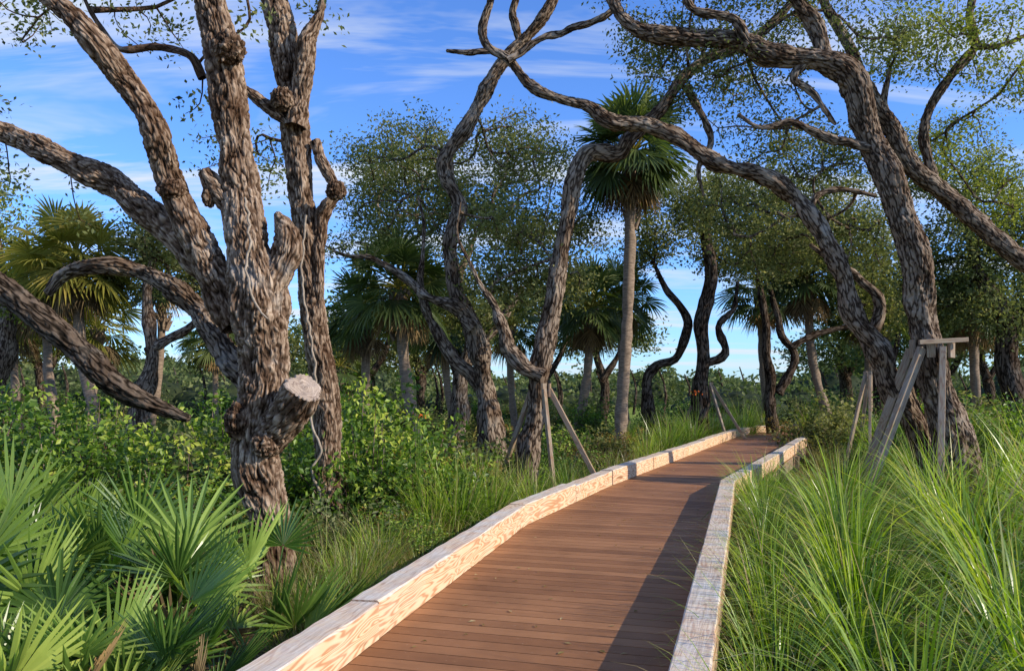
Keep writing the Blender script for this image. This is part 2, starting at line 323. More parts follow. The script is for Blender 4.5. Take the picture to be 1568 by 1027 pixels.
def boardwalk():
    mb = MB(); s = .1; pitch = .146
    while s < cs[-1]-.3:
        q = []
        rn = RNG.random()
        for zz in (-.028, 0.0):
            for ss, sd in ((s, -1), (s, 1), (s+.1370, 1), (s+.1370, -1)):
                p, t, nn = along(ss); q.append(p+nn*sd*(HW+.19)+np.array([0, 0, zz]))
        bc = [(ss+rn*40, sd*1.1, zz) for zz in (-.028, 0) for ss, sd in ((0, -1), (0, 1), (.14, 1), (.14, -1))]
        q = np.array(q); box8(mb, np.array([q[3], q[2], q[1], q[0], q[7], q[6], q[5], q[4]]), 0, rn, np.array([bc[i] for i in (3, 2, 1, 0, 7, 6, 5, 4)]))
        s += pitch
    w = .20; h = .235
    for sd, PL in ((-1, LP), (1, RP)):
        P = np.array([(x, y, 0) for x, y in PL], float); J = []
        for i in range(len(P)-1):
            L = np.linalg.norm(P[i+1]-P[i]); m = max(1, round(L/(4.3 if i == 0 else 2.42)))
            for k in range(m): J.append(P[i]+(P[i+1]-P[i])*k/m)
        J.append(P[-1]); J = np.array(J); D = nrm(np.diff(J, axis=0)); Nn = np.stack([D[:, 1], -D[:, 0], D[:, 2]*0], 1)*sd
        M = [Nn[0]]+[(Nn[i-1]+Nn[i])/(1+np.dot(Nn[i-1], Nn[i])) for i in range(1, len(Nn))]+[Nn[-1]]
        for a_i in range(len(J)-1):
            A, B = J[a_i], J[a_i+1]; L = np.linalg.norm(B-A); top = h+RNG.uniform(-.012, .010); c = .010; sh = RNG.uniform(-.010, .010)
            sec = [(0, .003), (0, top-c), (c, top), (w-c, top), (w, top-c), (w, .003)]
            V = []; Bc = []; off = RNG.random()*90; nseg = max(4, int(L/.16))
            for k in range(nseg+1):
                f = (.007+(L-.016)*k/nseg)/L; e = A+(B-A)*f; X = Nn[a_i] if 0 < k < nseg else (M[a_i] if k == 0 else M[a_i+1])
                for i, (cx, cz) in enumerate(sec):
                    jj = RNG.normal(0, .002)
                    V.append(e+X*(cx+jj+sh)+np.array([0, 0, cz+(jj if i not in (0, 5) else 0)])); Bc.append((k*L/nseg+off, cx+off, cz))
            for i, mt in ((0, 1), (1, 2), (2, 2), (3, 2), (4, 1)):
                F = [(k*6+i, k*6+6+i, k*6+6+i+1, k*6+i+1) for k in range(nseg)]
                mb.add(V, F, mt, Bc)
            mb.add(V, [(0, 1, 2, 3, 4, 5), tuple(nseg*6+x for x in (5, 4, 3, 2, 1, 0))], 1, Bc)
            pz = A+M[a_i]*(w+.055); beam(mb, pz+np.array([0, 0, -.6]), pz+np.array([0, 0, -.03]), .09, .09, 3, up=tuple(Nn[a_i]))
            beam(mb, A+Nn[a_i]*.16+D[a_i]*.01+[0, 0, -.165], B+Nn[a_i]*.16-D[a_i]*.01+[0, 0, -.165], .045, .25, 3)
    mb.obj('boardwalk', [DECK, PINE, PINET, PINEW])
    lb = MB(); n = 130; s = RNG.uniform(4, 24, n); q = []
    for x in s:
        p, t, nn = along(x); q.append(p+nn*RNG.uniform(-.85, .85)+[0, 0, .006])
    q = np.array(q); a = RNG.uniform(0, 2*pi, n); L = RNG.uniform(.012, .032, n); dx = np.stack([np.cos(a), np.sin(a), a*0], 1)*L[:, None]; dy = np.stack([-np.sin(a), np.cos(a), a*0], 1)*L[:, None]*.4
    V = np.stack([q-dx, q+dy+[0, 0, .006], q+dx, q-dy+[0, 0, .003]], 1).reshape(-1, 3); lb.add(V, np.arange(n*4).reshape(-1, 4), 0, None, np.repeat(RNG.random(n), 4)); lb.obj('fallen_leaves', [DRY])
boardwalk()
# ================================================================= hero oaks (left)
def oak_left():
    mb = MB(); hi = dict(sides=170, step=.013, bark=.038, wob=.25, lump=.08)
    md = dict(sides=100, step=.014, bark=.031, wob=.4, lump=.16)
    limb(mb, [(402, 985, 150), (410, 930, 100), (416, 860, 84), (414, 790, 78), (400, 730, 88), (394, 670, 94), (400, 610, 88), (400, 550, 88), (392, 490, 104), (388, 440, 108), (378, 390, 90), (368, 330, 74), (360, 260, 68), (352, 180, 66), (345, 110, 62), (334, 50, 58), (322, -10, 54), (312, -90, 44), (300, -220, 30), (310, -330, 16)], 7, **hi)
    limb(mb, [(395, 520, 50), (408, 465, 66), (422, 420, 56), (433, 375, 50), (431, 345, 36), (424, 326, 12)], 6.9, **md)
    P1 = limb(mb, [(372, 500, 70, 7.0), (345, 440, 66), (305, 365, 56, 6.95), (268, 285, 50), (238, 205, 46, 6.8), (195, 125, 44), (140, 52, 42, 6.6), (70, -5, 36), (-20, -60, 28, 6.4), (-120, -110, 20)], 7, **md)
    P2 = limb(mb, [(372, 490, 64, 7.1), (335, 430, 60), (290, 372, 54, 7.2), (235, 325, 52), (165, 280, 49, 7.4), (85, 240, 46), (0, 203, 42, 7.6), (-90, 160, 34), (-200, 100, 22)], 7, **md)
    limb(mb, [(385, 590, 46, 7.15), (345, 535, 44, 7.4), (310, 480, 42, 7.7), (262, 440, 38, 7.9), (210, 412, 32, 8.1), (150, 408, 28), (100, 418, 24, 8.3), (72, 448, 16)], 7, mat=4, **md)
    limb(mb, [(345, 310, 40, 6.95), (325, 285, 38), (312, 262, 22)], 7, **md)
    limb(mb, [(398, 700, 50, 7.0), (420, 668, 62, 6.93), (446, 634, 66, 6.84), (464, 608, 70, 6.75), (472, 592, 68, 6.68)], 7, capmat=2, **md)
    burl(mb, S(366, 645, 6.85), .16, squash=(.8, .9, 1.1)); burl(mb, S(350, 74, 6.85), .15, amp=.5)
    burl(mb, S(262, 290, 6.85), .12, squash=(1.1, .8, .8)); burl(mb, S(320, 300, 6.95), .09, squash=(.7, .8, 1.2)); burl(mb, S(425, 655, 6.85), .14, amp=.5); burl(mb, S(405, 680, 6.8), .12, amp=.5)
    P4 = limb(mb, [(310, 120, 18, 7.2), (290, 85, 15), (240, 72, 13, 7.5), (185, 75, 11), (150, 35, 9), (120, -20, 7)], 7, sides=14, step=.04)
    limb(mb, [(375, 300, 4, 6.72), (382, 360, 4.5), (378, 420, 4.5, 6.62), (390, 460, 5), (408, 488, 3)], 6.7, mat=3, sides=8, step=.03, wob=1.5)
    bl = blobs_px([(60, 30, 90, 45, 8.5), (230, 45, 75, 40, 8), (130, 335, 50, 14, 8), (290, 170, 26, 22, 7.4), (395, 35, 24, 28, 7.2), (180, -120, 260, 90, 7.5), (380, -160, 150, 90, 7.2), (20, 270, 25, 40, 8)])
    grow(mb, np.vstack([P1[60:], P2[60:], P4]), bl, 240, 11, .055, .1, rtip=.0035, rmax=.03, step=.14, mleaf=1)
    mb.obj('live_oak_tree', [BARK, OAK, CUT, VINE, BARK2])
oak_left()
def oak_left2():
    mb = MB(); md = dict(sides=100, step=.017, bark=.033, wob=.35, lump=.14)
    A = limb(mb, [(500, 860, 84), (500, 800, 60), (496, 720, 54), (498, 640, 54), (494, 560, 52), (486, 470, 46), (477, 390, 44), (470, 320, 46), (460, 240, 48), (450, 170, 46), (442, 100, 48), (430, 40, 48), (415, -20, 42), (400, -100, 34), (380, -220, 20)], 9.5, **md)
    Bq = limb(mb, [(455, 200, 36), (462, 140, 34), (466, 90, 36), (470, 60, 28), (488, 20, 16), (500, -30, 12), (520, -100, 8)], 9.3, **md)
    limb(mb, [(480, 215, 18, 9.4), (492, 245, 20), (508, 275, 22), (512, 300, 22), (498, 325, 24), (488, 370, 22), (487, 430, 18), (490, 500, 12)], 9.3, **md)
    limb(mb, [(440, 190, 14, 9.3), (410, 165, 22), (380, 140, 14), (360, 125, 9)], 9.3, **md)
    burl(mb, S(515, 292, 9.15), .12); burl(mb, S(432, 152, 9.2), .14)
    limb(mb, [(470, 330, 4, 9.2), (462, 420, 4), (474, 500, 4.5), (484, 590, 4.5), (476, 640, 4.5), (490, 690, 5), (478, 720, 5), (490, 760, 5)], 9.15, mat=2, sides=8, step=.03, wob=1.5)
    bl = blobs_px([(405, 240, 60, 55, 10.5), (330, 230, 35, 40, 11), (430, -120, 180, 80, 9.5), (490, 20, 30, 30, 9.5)])
    grow(mb, np.vstack([A[120:], Bq]), bl, 140, 14, .06, .13, rtip=.004, rmax=.03, step=.18)
    mb.obj('live_oak_tree', [BARK, OAK, VINE])
    mb = MB(); md = dict(sides=70, step=.02, bark=.03, wob=.3, lump=.12)
    limb(mb, [(-260, 800, 130), (-260, 640, 100), (-250, 500, 95), (-230, 380, 85), (-200, 250, 60), (-230, 80, 40)], 10, **md)
    limb(mb, [(-245, 430, 60), (-160, 390, 54), (-70, 395, 50), (0, 438, 50), (60, 485, 46), (130, 548, 44), (185, 592, 40), (235, 618, 30), (290, 640, 16)], 9.6, **md)
    P = limb(mb, [(-150, 395, 30), (-80, 330, 22), (-20, 290, 14)], 9.6, sides=14)
    grow(mb, P, blobs_px([(-40, 270, 50, 50, 10), (-60, 180, 60, 60, 10.5)]), 60, 16, .07, .16, rtip=.004, rmax=.03)
    mb.obj('live_oak_tree', [BARKD, OAK])
oak_left2()
# ================================================================= middle / right oaks
def tree(name, limbs, blobs, n, k=16, bark=BARK2, leaf=OAK, ls=.07, sig=.17, rtip=.006, rmax=.05, step=.25, sides=48, st=.03, brk=.028, gap=.42, bright=0., skip=.3):
    mb = MB(); seeds = []
    for d, pts in limbs:
        P = limb(mb, pts, d, sides=sides, step=st, bark=brk, wob=.45, lump=.2); seeds.append(P[int(len(P)*skip) if len(seeds) == 0 else 0:][::3])
    if blobs: grow(mb, np.vstack(seeds), blobs_px(blobs), n, k, ls, sig, rtip, rmax, step, gap=gap, bright=bright)
    return mb.obj(name, [bark, leaf])
tree('live_oak_tree', [
    (15, [(748, 740, 60), (745, 640, 44), (742, 570, 40), (726, 495, 36), (698, 435, 31), (687, 375, 29), (703, 320, 28), (683, 272, 27), (682, 236, 27), (712, 196, 28), (738, 150, 26), (768, 98, 25), (800, 62, 22), (838, 12, 20), (870, -60, 16), (900, -150, 8)]),
    (15, [(795, 68, 16), (786, 30, 14), (790, -20, 12), (770, -90, 6)]),
    (14.8, [(728, 500, 28), (700, 470, 24), (655, 455, 18), (620, 425, 14), (575, 398, 10), (530, 392, 7), (495, 375, 4), (470, 372, 2)]),
    (15.2, [(745, 600, 30), (705, 560, 26), (680, 520, 22), (655, 480, 16), (645, 420, 11), (650, 350, 7), (640, 300, 4)])],
    [(640, 240, 125, 70, 16.5), (590, 310, 80, 60, 17), (700, 330, 70, 60, 16), (790, 240, 75, 75, 16), (900, -150, 180, 80, 15), (700, -140, 120, 60, 15), (540, 380, 60, 30, 15)], 960, 19, ls=.07, sig=.17, rmax=.03, rtip=.0038, gap=.44, bark=BARK2)
tree('live_oak_tree', [
    (13, [(806, 790, 56), (812, 690, 40), (822, 610, 37), (838, 525, 34), (850, 445, 30), (862, 365, 28), (882, 275, 33), (903, 234, 38), (948, 238, 34), (968, 212, 30), (1010, 172, 24), (1045, 122, 23), (1085, 88, 22), (1130, 72, 20), (1180, 40, 16), (1230, -20, 12), (1260, -90, 8)]),
    (12.9, [(826, 575, 30), (795, 548, 28), (770, 512, 24), (756, 470, 17), (735, 438, 11), (718, 400, 7), (700, 360, 5), (706, 310, 3)]),
    (13, [(1050, 130, 16), (1075, 175, 13), (1088, 220, 11), (1070, 260, 8), (1078, 300, 4)])],
    [(790, 370, 90, 70, 14.5), (830, 430, 80, 50, 14), (760, 430, 50, 40, 14), (1000, 70, 60, 60, 14), (1180, -60, 150, 60, 13)], 620, 20, ls=.07, sig=.18, rmax=.028, rtip=.0038)
tree('live_oak_tree', [
    (12.4, [(1450, 790, 80), (1418, 700, 50), (1385, 625, 44), (1350, 552, 40), (1315, 490, 38), (1290, 420, 34), (1255, 355, 32), (1220, 302, 32), (1160, 268, 30), (1090, 245, 28), (1030, 208, 27), (980, 192, 26), (930, 186, 26), (895, 160, 22), (842, 148, 20), (808, 130, 18), (776, 92, 17), (748, 76, 16), (738, 48, 15), (750, 8, 13), (765, -50, 11), (740, -120, 6)]),
    (12.4, [(750, 78, 12), (715, 80, 10), (684, 78, 6)]),
    (12.3, [(778, 92, 13), (825, 62, 12), (880, 42, 12), (930, 25, 12), (960, -20, 10), (1000, -80, 6)]),
    (12.6, [(1330, 520, 26), (1345, 470, 20), (1320, 430, 16), (1280, 400, 12), (1240, 375, 9)]),
    (12.7, [(1350, 556, 22), (1385, 590, 20), (1410, 650, 24), (1425, 740, 30)]),
    (12.6, [(1240, 340, 14), (1250, 300, 12), (1290, 290, 10), (1340, 300, 7)])],
    [(1200, 370, 110, 70, 15), (1250, 250, 90, 60, 15), (1120, 320, 70, 60, 16), (840, -140, 160, 60, 12.5), (1310, 380, 70, 60, 15)], 780, 19, ls=.07, sig=.18, rmax=.028, rtip=.0038, bright=.06, gap=.44)
tree('live_oak_tree', [
    (12, [(1475, 810, 110), (1462, 730, 78), (1445, 640, 64), (1427, 545, 58), (1408, 440, 56), (1378, 340, 56), (1348, 240, 54), (1315, 150, 52), (1285, 108, 50), (1240, 88, 42), (1180, 78, 39), (1130, 58, 36), (1060, 55, 32), (1000, 55, 28), (960, 36, 27), (940, -2, 25), (925, -60, 20), (930, -150, 12)]),
    (12, [(1265, 100, 34), (1252, 50, 30), (1225, 5, 27), (1200, -50, 22), (1190, -140, 12)]),
    (12, [(1345, 232, 22), (1305, 222, 18), (1262, 208, 15), (1212, 188, 13), (1165, 195, 9), (1130, 175, 6)]),
    (11.8, [(1150, 66, 22), (1120, 30, 18), (1060, 15, 14), (1040, -30, 10)]),
    (12, [(1240, 92, 18), (1215, 120, 14), (1240, 140, 12), (1280, 190, 8)])],
    [(1100, 120, 130, 60, 13), (1150, 30, 150, 40, 13), (1180, 210, 90, 45, 13), (1050, -130, 260, 80, 12), (1350, 60, 60, 40, 12.5)], 860, 16, ls=.064, sig=.17, rmax=.026, rtip=.0040, brk=.032, sides=100, st=.018, gap=.48)
tree('live_oak_tree', [
    (14, [(1790, 800, 120), (1760, 640, 90), (1720, 500, 66), (1640, 440, 44), (1565, 400, 34), (1510, 352, 28), (1440, 292, 30), (1392, 256, 30), (1362, 192, 27), (1335, 145, 24), (1300, 70, 20), (1265, 10, 16), (1230, -60, 10)]),
    (14, [(1436, 290, 20), (1414, 225, 17), (1428, 160, 16), (1462, 112, 17), (1492, 72, 17), (1484, 20, 13), (1500, -40, 10)]),
    (14, [(1368, 205, 16), (1352, 160, 12), (1362, 110, 9)]),
    (13.5, [(1490, 70, 12), (1530, 70, 9), (1600, 40, 8)])],
    [(1470, 60, 90, 60, 13.5), (1380, 70, 50, 60, 14), (1540, 120, 70, 35, 14), (1450, 220, 90, 45, 16), (1530, 300, 60, 60, 17), (1400, -90, 250, 60, 14)], 760, 19, ls=.068, sig=.19, rmax=.028, rtip=.0040, leaf=OAKG, gap=.46)
lo = dict(sides=12, st=.15, brk=.0)
tree('live_oak_tree', [(24, [(1074, 700, 34), (1074, 600, 28), (1076, 510, 24), (1090, 430, 22), (1082, 350, 18), (1100, 280, 10)]),
    (24.5, [(1000, 660, 26), (988, 590, 20), (1005, 560, 17), (1040, 545, 16), (1052, 490, 14), (1020, 440, 11), (1000, 400, 7)]),
    (24, [(1075, 560, 18), (1110, 540, 15), (1100, 500, 13), (1125, 470, 9), (1130, 430, 6)])],
    [(1040, 350, 90, 45, 24), (1130, 380, 70, 50, 25), (1060, 290, 60, 35, 24), (980, 390, 40, 30, 25)], 460, 23, BARKD, ls=.11, sig=.28, rtip=.006, **lo)
tree('live_oak_tree', [(26, [(1182, 680, 26), (1180, 600, 22), (1176, 540, 18), (1170, 480, 14), (1160, 420, 10)]),
    (26, [(1190, 600, 20), (1215, 550, 16), (1195, 500, 14), (1180, 440, 8)]),
    (26, [(1212, 530, 13), (1250, 512, 12), (1300, 500, 9)])],
    [(1180, 380, 80, 55, 26), (1260, 400, 80, 50, 27), (1230, 320, 80, 50, 27), (1160, 300, 70, 50, 27), (1330, 400, 80, 60, 27), (1300, 320, 80, 50, 27), (1340, 480, 60, 40, 27)], 760, 22, BARKD, ls=.12, sig=.3, rtip=.007, **lo)
tree('live_oak_tree', [(22, [(1560, 700, 50), (1555, 600, 40), (1540, 500, 34), (1500, 420, 24), (1480, 340, 14)]), (22, [(1545, 520, 22), (1600, 430, 18), (1620, 350, 10)])],
    [(1480, 380, 90, 60, 22), (1560, 350, 80, 70, 22), (1430, 440, 60, 60, 23), (1550, 470, 90, 50, 22), (1450, 270, 80, 50, 22)], 760, 24, BARKD, ls=.11, sig=.3, rtip=.007, leaf=OAK, **lo)
tree('live_oak_tree', [(20, [(700, 700, 40), (705, 600, 32), (720, 520, 24), (700, 440, 16), (720, 380, 10)]), (20, [(708, 560, 20), (760, 500, 16), (800, 440, 10)])],
    [(690, 430, 80, 50, 20), (600, 330, 90, 60, 22), (780, 330, 80, 60, 21), (880, 350, 60, 60, 22), (730, 490, 60, 40, 20), (620, 240, 90, 50, 22), (800, 240, 80, 50, 22), (700, 300, 70, 50, 22)], 940, 21, BARK2, ls=.1, sig=.26, rtip=.006, gap=.44, **lo)
tree('live_oak_tree', [(19, [(200, 700, 44), (215, 620, 34), (235, 540, 26), (225, 450, 18), (235, 390, 12)]), (19, [(225, 540, 20), (290, 500, 15), (330, 470, 10)])],
    [(230, 370, 55, 45, 19), (300, 430, 50, 40, 20), (180, 430, 40, 30, 20)], 240, 24, BARK2, ls=.1, sig=.25, rtip=.006, **lo)
tree('live_oak_tree', [(20, [(-20, 720, 50), (-15, 600, 42), (10, 500, 30), (0, 400, 20), (-20, 330, 12)])],
    [(-10, 360, 60, 60, 20), (20, 450, 60, 50, 20), (-60, 300, 80, 60, 20)], 280, 24, BARK2, ls=.1, sig=.25, rtip=.006, leaf=OAKG, **lo)
for i, (u, d, h) in enumerate([(560, 36, 455), (830, 34, 430), (1340, 32, 430), (1440, 36, 440), (60, 34, 480), (370, 38, 490), (1640, 30, 380), (700, 38, 460), (-120, 30, 420), (920, 40, 470), (1400, 40, 490), (1510, 34, 480), (1290, 44, 500), (640, 44, 500), (480, 46, 510)]):
    r = 62
    tree('live_oak_tree', [(d, [(u, 655, 22), (u+6, 590, 18), (u-8, 540, 14), (u+5, h+30, 8)]), (d, [(u, 585, 14), (u+30, 540, 10), (u+42, h+30, 6)])],
         [(u, h+20, r, 36, d), (u+45, h+42, r*.8, 30, d+1), (u-45, h+45, r*.8, 30, d-1)], 170, 22, BARKD, ls=.2, sig=.45, rtip=.01, sides=8, st=.3, brk=0, leaf=OAK if i % 2 else FAR)
# ================================================================= palms
def frond(mb, hub, ax, nr, R, nl, A, mat, droop, rnd, fold=.25, wj=1.15, split=.45):
    """fan leaf: nl folded segments radiating from hub"""
    ax = nrm(ax); nr = nrm(nr-ax*np.dot(ax, nr)); sd = np.cross(nr, ax)
    a = np.linspace(-A, A, nl)+RNG.normal(0, .02, nl); Ls = R*(.72+.28*np.cos(a*.8))*RNG.uniform(.9, 1.05, nl)
    ts = np.array([.03, split*.6, split, .75, 1.0]); da = 2*A/nl; wt = np.array([ts[0], ts[1], ts[2], ts[2]*.68, .02])*np.tan(da/2)*R*wj
    dirs = np.cos(a)[:, None]*ax+np.sin(a)[:, None]*sd; per = -np.sin(a)[:, None]*ax+np.cos(a)[:, None]*sd
    dr = droop*(1+RNG.normal(0, .25, nl)); V = []
    for t, w in zip(ts, wt):
        c = dirs*(Ls*t)[:, None]*(1-.12*abs(droop)*t*t)+nr*(.10*R*np.abs(np.sin(a))*t)[:, None]+np.array([0, 0, -1.])*(dr*Ls*t**2.4)[:, None]+hub
        V += [c-per*w, c-nr*w*fold*2, c+per*w]
    V = np.array(V).transpose(1, 0, 2)
    b = np.arange(nl)[:, None, None]*15; k = np.arange(4)[None, :, None]*3
    F = np.stack([b+k, b+k+1, b+k+4, b+k+3], -1).reshape(-1, 4), np.stack([b+k+1, b+k+2, b+k+5, b+k+4], -1).reshape(-1, 4)
    rr = np.repeat(np.clip(rnd+RNG.normal(0, .1, nl), 0, 1), 15)
    mb.add(V.reshape(-1, 3), np.vstack(F), mat, None, rr)
def sabal(crown, base_u, d, R=1.0, leaf=PALM, nf=38, thick=.34, dead=9, lean=0, seed=0, pet=.95):
    mb = MB(); c = S(crown[0], crown[1], d); bx = (base_u-784)*d/FPX; bz = float(gz(bx, d)[0])-.1
    mid = (c+np.array([bx, d, bz]))/2+np.array([(c[0]-bx)*.25, 0, 0]); hgt = c[2]-bz
    top = c-np.array([0, 0, .1])
    tube(mb, [(bx, d, bz, thick*.62), (bx+(c[0]-bx)*.12, d, bz+hgt*.12, thick*.5), (*mid, thick*.42), (c[0]*.85+mid[0]*.15, d, c[2]-hgt*.12, thick*.45), (*top, thick*.55)], 2, 16, .08, .08, .1, off=seed)
    for i in range(60):
        t = RNG.random()**1.5; z = c[2]-.2-t*min(1.8, hgt*.25); a = RNG.uniform(0, 2*pi); o = np.array([cos(a), sin(a), 0]); p = np.array([c[0], d, z])+o*thick*.45
        frusta(mb, p[None], (p+o*.12+np.array([0, 0, .22]))[None], np.array([.05]), np.array([.02]), 2, 4)
    for i in range(nf):
        a = i*2.399+RNG.normal(0, .15); f = (i+.5)/nf; el = radians(80-118*f)+RNG.normal(0, .1)
        p = np.array([cos(a)*cos(el), sin(a)*cos(el), sin(el)]); Lp = R*pet*RNG.uniform(.6, 1.1)
        sag = .2*max(0, cos(el)); hub = c+p*Lp-np.array([0, 0, sag*Lp*.5]); m1 = c+p*Lp*.5
        frusta(mb, np.array([c, m1]), np.array([m1, hub]), np.array([.028, .02]), np.array([.02, .014]), 3, 4)
        ax = nrm(p-np.array([0, 0, .25*cos(el)])+RNG.normal(0, .15, 3)); side = np.array([-sin(a), cos(a), 0])+RNG.normal(0, .35, 3); nr = np.cross(ax, side)*-1
        if nr[2] < 0: nr = -nr
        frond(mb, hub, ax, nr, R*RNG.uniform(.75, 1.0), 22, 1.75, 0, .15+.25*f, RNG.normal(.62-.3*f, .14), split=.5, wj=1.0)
    for i in range(dead):
        a = RNG.uniform(0, 2*pi); p = np.array([cos(a)*.35, sin(a)*.35, -.9]); hub = c+p*R*.7+np.array([cos(a)*.15, sin(a)*.15, 0]); side = np.array([-sin(a), cos(a), 0])
        frusta(mb, c[None], hub[None], np.array([.02]), np.array([.012]), 1, 4)
        frond(mb, hub, p, np.cross(p, side), R*.75, 16, 1.0, 1, .3, RNG.random(), wj=.9)
    mb.obj('cabbage_palm', [leaf, DEAD, PTRUNK, PALMY])
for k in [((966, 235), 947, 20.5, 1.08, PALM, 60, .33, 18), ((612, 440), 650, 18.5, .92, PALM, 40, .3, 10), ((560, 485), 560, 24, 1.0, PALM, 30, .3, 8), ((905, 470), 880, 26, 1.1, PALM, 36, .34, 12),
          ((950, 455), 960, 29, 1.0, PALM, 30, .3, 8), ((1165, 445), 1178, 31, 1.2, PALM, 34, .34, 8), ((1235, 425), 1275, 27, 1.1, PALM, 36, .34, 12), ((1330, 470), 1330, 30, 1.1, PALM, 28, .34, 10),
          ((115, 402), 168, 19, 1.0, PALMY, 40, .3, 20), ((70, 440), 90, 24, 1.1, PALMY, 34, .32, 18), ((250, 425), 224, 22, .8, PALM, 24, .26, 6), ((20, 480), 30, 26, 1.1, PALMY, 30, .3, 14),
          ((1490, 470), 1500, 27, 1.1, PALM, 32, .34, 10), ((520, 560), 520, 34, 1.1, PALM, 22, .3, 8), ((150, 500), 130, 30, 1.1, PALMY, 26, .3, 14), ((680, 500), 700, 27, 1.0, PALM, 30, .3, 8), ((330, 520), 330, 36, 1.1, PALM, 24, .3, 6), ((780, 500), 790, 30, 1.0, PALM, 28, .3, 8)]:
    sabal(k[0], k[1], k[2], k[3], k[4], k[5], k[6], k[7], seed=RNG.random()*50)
# ================================================================= saw palmetto
def palmetto_mesh(seed, nf=11, R=.6):
    mb = MB()
    for i in range(nf):
        a = i*2.399+RNG.normal(0, .3); el = radians(RNG.uniform(22, 85)); p = np.array([cos(a)*cos(el), sin(a)*cos(el), sin(el)])
        Lp = RNG.uniform(.35, 1.0); b = np.array([cos(a)*.08, sin(a)*.08, 0]); hub = b+p*Lp; m1 = b+p*Lp*.5+[0, 0, .04]
        frusta(mb, np.array([b, m1]), np.array([m1, hub]), np.array([.012, .010]), np.array([.010, .007]), 0, 5)
        tilt = RNG.uniform(-.2, 1.0); ax = nrm(p+np.array([cos(a)*.3, sin(a)*.3, tilt])); side = nrm(np.array([-sin(a), cos(a), 0])+RNG.normal(0, .4, 3)); nr = np.cross(side, ax)
        nr = -nr if nr[2] < 0 else nr
        frond(mb, hub, ax, nr, R*RNG.uniform(.75, 1.2), 19, RNG.uniform(1.2, 1.9), 0 if RNG.random() > .05 else 1, RNG.uniform(.0, .07), RNG.normal(.52, .24), fold=.4, wj=.96, split=.4)
    return mb.mesh('saw_palmetto', [PALMETTO, DEAD])
PM = [palmetto_mesh(i) for i in range(5)]
def atground(u, d, dz=0): x = (u-784)*d/FPX; return (x, d, float(gz(x, d)[0])+dz)
for i, (u, d, s) in enumerate([(160, 4.5, .92), (-10, 4.9, 1.0), (395, 5.5, .85), (275, 5.4, .9), (60, 6.3, 1.05), (130, 3.7, .6), (270, 4.3, .62), (-60, 3.9, .8), (20, 4.2, .6), (210, 6.6, .9), (-90, 6.2, 1.2)]):
    place(PM[i % 5], 'saw_palmetto', atground(u, d), i*1.7, s)
# ================================================================= shrubs
def shrub_mesh(n, ls, mat, rr=1., hh=1., spiky=0):
    mb = MB(); cl = 110; g = nrm(RNG.normal(size=(cl, 3)))*(RNG.random((cl, 1))**.35); g[:, 2] = np.abs(g[:, 2]); c = g*np.array([rr, rr, hh])*RNG.uniform(.6, 1.25, (cl, 1))
    base = RNG.normal(0, .12, (cl, 3)); base[:, 2] = 0
    mid = base*.4+c*.55; mid[:, 2] = c[:, 2]*.5; frusta(mb, base, mid, np.full(cl, .012), np.full(cl, .008), 1, 4); frusta(mb, mid, c, np.full(cl, .008), np.full(cl, .004), 1, 4)
    idx = RNG.integers(0, cl, n); C = c[idx]+RNG.normal(size=(n, 3))*np.array([.11, .11, .09])*rr; C[:, 2] = np.abs(C[:, 2])
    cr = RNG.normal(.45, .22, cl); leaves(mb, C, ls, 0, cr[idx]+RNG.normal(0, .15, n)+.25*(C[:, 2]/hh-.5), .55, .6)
    return mb.mesh('shrub', [mat, BARK2])
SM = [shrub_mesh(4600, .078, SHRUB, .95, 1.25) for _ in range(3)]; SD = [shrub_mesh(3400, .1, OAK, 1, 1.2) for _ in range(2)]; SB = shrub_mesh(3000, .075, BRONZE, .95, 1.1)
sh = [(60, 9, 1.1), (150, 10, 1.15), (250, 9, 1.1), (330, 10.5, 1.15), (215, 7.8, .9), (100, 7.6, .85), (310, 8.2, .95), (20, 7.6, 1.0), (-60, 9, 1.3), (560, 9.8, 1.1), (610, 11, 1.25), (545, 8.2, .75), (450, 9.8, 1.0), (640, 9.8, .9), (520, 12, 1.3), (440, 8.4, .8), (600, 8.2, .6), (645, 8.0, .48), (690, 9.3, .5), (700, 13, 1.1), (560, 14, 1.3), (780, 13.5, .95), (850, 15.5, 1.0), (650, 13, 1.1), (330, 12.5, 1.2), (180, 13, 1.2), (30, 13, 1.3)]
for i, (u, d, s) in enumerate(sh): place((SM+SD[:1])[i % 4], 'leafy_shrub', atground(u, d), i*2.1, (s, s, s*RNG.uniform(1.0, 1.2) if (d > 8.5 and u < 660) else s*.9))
for i, (u, d, s) in enumerate([(655, 11.5, .95), (740, 12.6, .8), (610, 8.9, .55), (190, 8.6, .8), (880, 16.5, .8), (940, 19.5, .9), (340, 8.6, .7), (720, 15.5, 1.1), (1215, 23, .9), (500, 7.6, .35), (560, 7.5, .35)]): place(SB, 'bronze_shrub', atground(u, d), i*2.9, s)
for i in range(64):
    d = RNG.uniform(16, 40); u = RNG.choice([RNG.uniform(-150, 480), RNG.uniform(480, 930), RNG.uniform(1250, 1700), RNG.uniform(1250, 1700)]); place((SD+SM[:1])[i % 3], 'understory_shrub', atground(u, d), i*1.3, RNG.uniform(.9, 1.5))
for i, (u, d, s) in enumerate([(905, 19, 1.0), (1010, 26, .9), (1250, 21, 1.1), (1000, 33, 1.1), (1180, 31, 1.1), (1060, 38, 1.1), (1300, 19, 1.1), (1380, 18, 1.1), (1480, 17, 1.2), (1540, 16, 1.2), (1240, 30, 1.3)]):
    place(SM[i % 3] if i % 2 else SD[i % 2], 'understory_shrub', atground(u, d), i, s)
